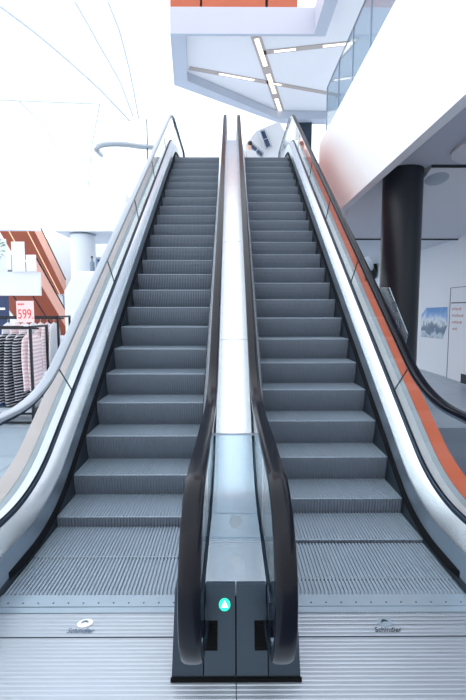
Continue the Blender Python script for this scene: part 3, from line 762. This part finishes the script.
for i, x in enumerate((-3.01, -2.92)):
    garment(x, 6.39, 1.345, .80, .44, .085, M['pink'], ('pale pink striped top next to the black striped dresses', 'pale pink striped top at the right end of the nearest rack')[i], 'pink_top', 'top', 'pink striped tops on the nearest rack', i+40)
bj = MB()
for k in range(3): bj.loft([[(-3.62+.30*cos(a)*(1-.03*j), 6.39+.17*sin(a)*(1-.03*j), .22+k*.045+j*.012+.006*sin(3*a+k)) for a in [2*pi*q/24 for q in range(24)]] for j in range(4)])
bs = thing('shelf_board', (-3.7, 6.39, .15), 'low shelf board at the bottom of the nearest clothes rack', 'shelf')
MB().box(-4.58, -2.9, 6.14, 6.64, .19, .215).build('board', M['grey_deck'], bs)
MB().box(-4.58, -4.55, 6.2, 6.6, .021, .19).box(-2.93, -2.9, 6.2, 6.6, .021, .19).build('bracket', M['rack'], bs)
tag(bj.build('folded_jeans', M['blue'], smooth=True), 'blue folded denim pile under the striped dresses', 'jeans')
for i, x in enumerate((-4.0, -3.85, -3.7, -3.55, -3.42, -3.30, -3.18)):
    garment(x, 7.73, 1.465, .9-.05*(i % 3), .44, .10, M['pink'] if i % 3 else M['hanger'], ('white' if i % 3 == 0 else 'pale pink striped')+' top hanging on the rear rack, %s from its right end' % ordn[i], 'hanging_top', 'top', 'tops on the rear rack', i+60)
# price sign on a stalk clipped to the rack
sg = thing('price_sign', (-2.90, 6.08, 1.40), 'pink price card reading 599 on a stalk above the nearest rack', 'sign')
MB().box(-3.02, -2.78, 6.075, 6.085, 1.45, 1.75).build('card', M['pinkcard'], sg)
MB().box(-2.905, -2.895, 6.080, 6.090, 1.40, 1.45).box(-2.93, -2.87, 6.07, 6.11, 1.395, 1.405).build('stalk', M['hanger'], sg)
text_obj('599.', 'price_digits', .19, M['red'], sg, (-2.893, 6.072, 1.56), (pi/2, 0, 0), .001, 0, .68, .0)
mb = MB()
for k in range(4): mb.box(-2.995+k*.022, -2.98+k*.022, 6.071, 6.0745, 1.69, 1.715)
mb.build('small_print', M['red'], sg)

# ------------------------------------------------------------------ people at the escalator heads
def skin_mesh(chains, name, m, parent, sub=2):
    vs, es, rs = [], [], []
    for ch in chains:
        prev = None
        for item in ch:
            if isinstance(item, int): idx = item
            else: vs.append(item[0]); rs.append(item[1]); idx = len(vs)-1
            if prev is not None: es.append((prev, idx))
            prev = idx
    o_ = ORG[parent.name]
    me = bpy.data.meshes.new(name); me.from_pydata([tuple(Vector(v)) for v in vs], es, [])
    ob = bpy.data.objects.new(name, me); C.objects.link(ob); ob.parent = parent
    sk = ob.modifiers.new('skin', 'SKIN'); sb = ob.modifiers.new('sub', 'SUBSURF'); sb.levels = sub; sb.render_levels = sub
    for i, v in enumerate(me.skin_vertices[0].data):
        r = rs[i]; v.radius = r if isinstance(r, tuple) else (r, r); v.use_root = (i == 0)
    dg = bpy.context.evaluated_depsgraph_get(); dg.update()
    nm = bpy.data.meshes.new_from_object(ob.evaluated_get(dg)); ob.modifiers.clear(); ob.data = nm
    nm.materials.clear(); nm.materials.append(m)
    for p in nm.polygons: p.use_smooth = True
    ORG[ob.name] = o_
    return ob
def person(x, y, z, rot, label, shirt, trousers):
    r = thing('person', (x, y, z), label, 'person'); r.rotation_euler.z = rot
    body = [[((0, 0, .92), (.15, .10)), ((0, 0, 1.10), (.13, .09)), ((0, 0, 1.30), (.16, .10)), ((0, .01, 1.41), (.09, .07)), ((0, .0, 1.47), (.052, .052)), ((0, -.01, 1.53), (.065, .075)), ((0, -.015, 1.61), (.078, .092)), ((0, 0, 1.68), (.06, .07))]]
    n = 8
    for sx in (-1, 1):
        body.append([2, ((sx*.19, .01, 1.38), .055), ((sx*.23, .03, 1.12), .042), ((sx*.23, -.03, .90), .032), ((sx*.23, -.05, .83), (.035, .02))]); h = n+3; n += 4
        for k in range(4):
            body.append([h, ((sx*.23, -.075+.018*k, .77), .009), ((sx*.226, -.075+.018*k, .73+.005*abs(k-1)), .007)]); n += 2
        body.append([h, ((sx*.215, -.085, .80), .010), ((sx*.21, -.095, .765), .008)]); n += 2
        body.append([0, ((sx*.09, 0, .82), .09), ((sx*.095, -.01, .48), .055), ((sx*.10, .01, .10), .04), ((sx*.10, 0, .045), .042), ((sx*.105, -.12, .03), (.042, .03))]); n += 5
    b = skin_mesh(body, 'body', M['skin'], r)
    skin_mesh([[((0, 0, .80), (.175, .125)), ((0, 0, .94), (.165, .118)), ((0, 0, 1.10), (.15, .11)), ((0, 0, 1.30), (.175, .115)), ((0, .01, 1.40), (.11, .085))],
               [3, ((-.19, .01, 1.385), .068), ((-.225, .03, 1.16), .058)], [3, ((.19, .01, 1.385), .068), ((.225, .03, 1.16), .058)]], 'shirt', shirt, r)
    skin_mesh([[((0, 0, .93), (.162, .114))]+[((-.09, 0, .82), .10), ((-.095, -.01, .48), .07), ((-.10, .01, .09), .058)], [0, ((.09, 0, .82), .10), ((.095, -.01, .48), .07), ((.10, .01, .09), .058)]], 'trousers', trousers, r)
    skin_mesh([[((0, .035, 1.56), (.07, .06)), ((0, .03, 1.64), (.088, .09)), ((0, .01, 1.71), (.075, .085))]], 'hair', M['hair'], r)
    for sx in (-1, 1): skin_mesh([[((sx*.10, .03, .05), (.048, .05)), ((sx*.102, -.05, .04), (.052, .042)), ((sx*.106, -.15, .032), (.045, .032))]], 'shoe', M['hair'], r)
    f = MB()
    for sx in (-1, 1): f.lathe(sx*.03, -.098, [(.004, 1.606), (.010, 1.612), (.004, 1.618)], 10)
    f.build('eyes', M['hair'], r).location = (0, 0, 0)
    return r
_o = ORG
def person_at(*a):
    r = person(*a); return r
p1 = person_at(.585, 14.57, 5.34, pi+.5, 'person with dark hair and white shirt standing at the head of the right escalator', M['shirtw'], M['trousers'])
p2 = person_at(2.05, 15.1, 5.34, -.6, 'person in pale shirt seen through the glass at the right escalator head', M['shirtw'], M['greyp'])
for p in (p1, p2):
    for ch in p.children:
        if ch.name.startswith('eyes'): ch.data.transform(Matrix.Translation(Vector(p.location)))

# ------------------------------------------------------------------ light, camera
WORLD = .98
w = bpy.data.worlds.new('daylight'); bpy.context.scene.world = w; w.use_nodes = True
bg = w.node_tree.nodes['Background']
# daylight is strongest ahead and to the left, where the hall opens to the outside
wn = w.node_tree.nodes; wl = w.node_tree.links
tc = wn.new('ShaderNodeTexCoord'); vm = wn.new('ShaderNodeVectorMath'); vm.operation = 'DOT_PRODUCT'; vm.inputs[1].default_value = (-.28, .5, .16)
ad = wn.new('ShaderNodeMath'); ad.operation = 'ADD'; ad.inputs[1].default_value = WORLD; ad.use_clamp = False
wl.new(tc.outputs['Generated'], vm.inputs[0]); wl.new(vm.outputs['Value'], ad.inputs[0]); wl.new(ad.outputs[0], bg.inputs['Strength'])
bg.inputs['Color'].default_value = (.93, .965, 1.0, 1)
cam = bpy.data.cameras.new('camera'); co = bpy.data.objects.new('camera', cam); C.objects.link(co)
cam.sensor_fit = 'VERTICAL'; cam.sensor_height = 36; cam.lens = 432/700*36; cam.clip_end = 200; cam.clip_start = .05
co.location = (-.022, 0, 1.63); co.rotation_euler = (pi/2-.0935, 0, -.0046)
sc = bpy.context.scene; sc.camera = co
sc.view_settings.view_transform = 'Standard'; sc.view_settings.look = 'None'; sc.view_settings.gamma = 1; sc.view_settings.use_curve_mapping = False
sc.view_settings.exposure = 1.3
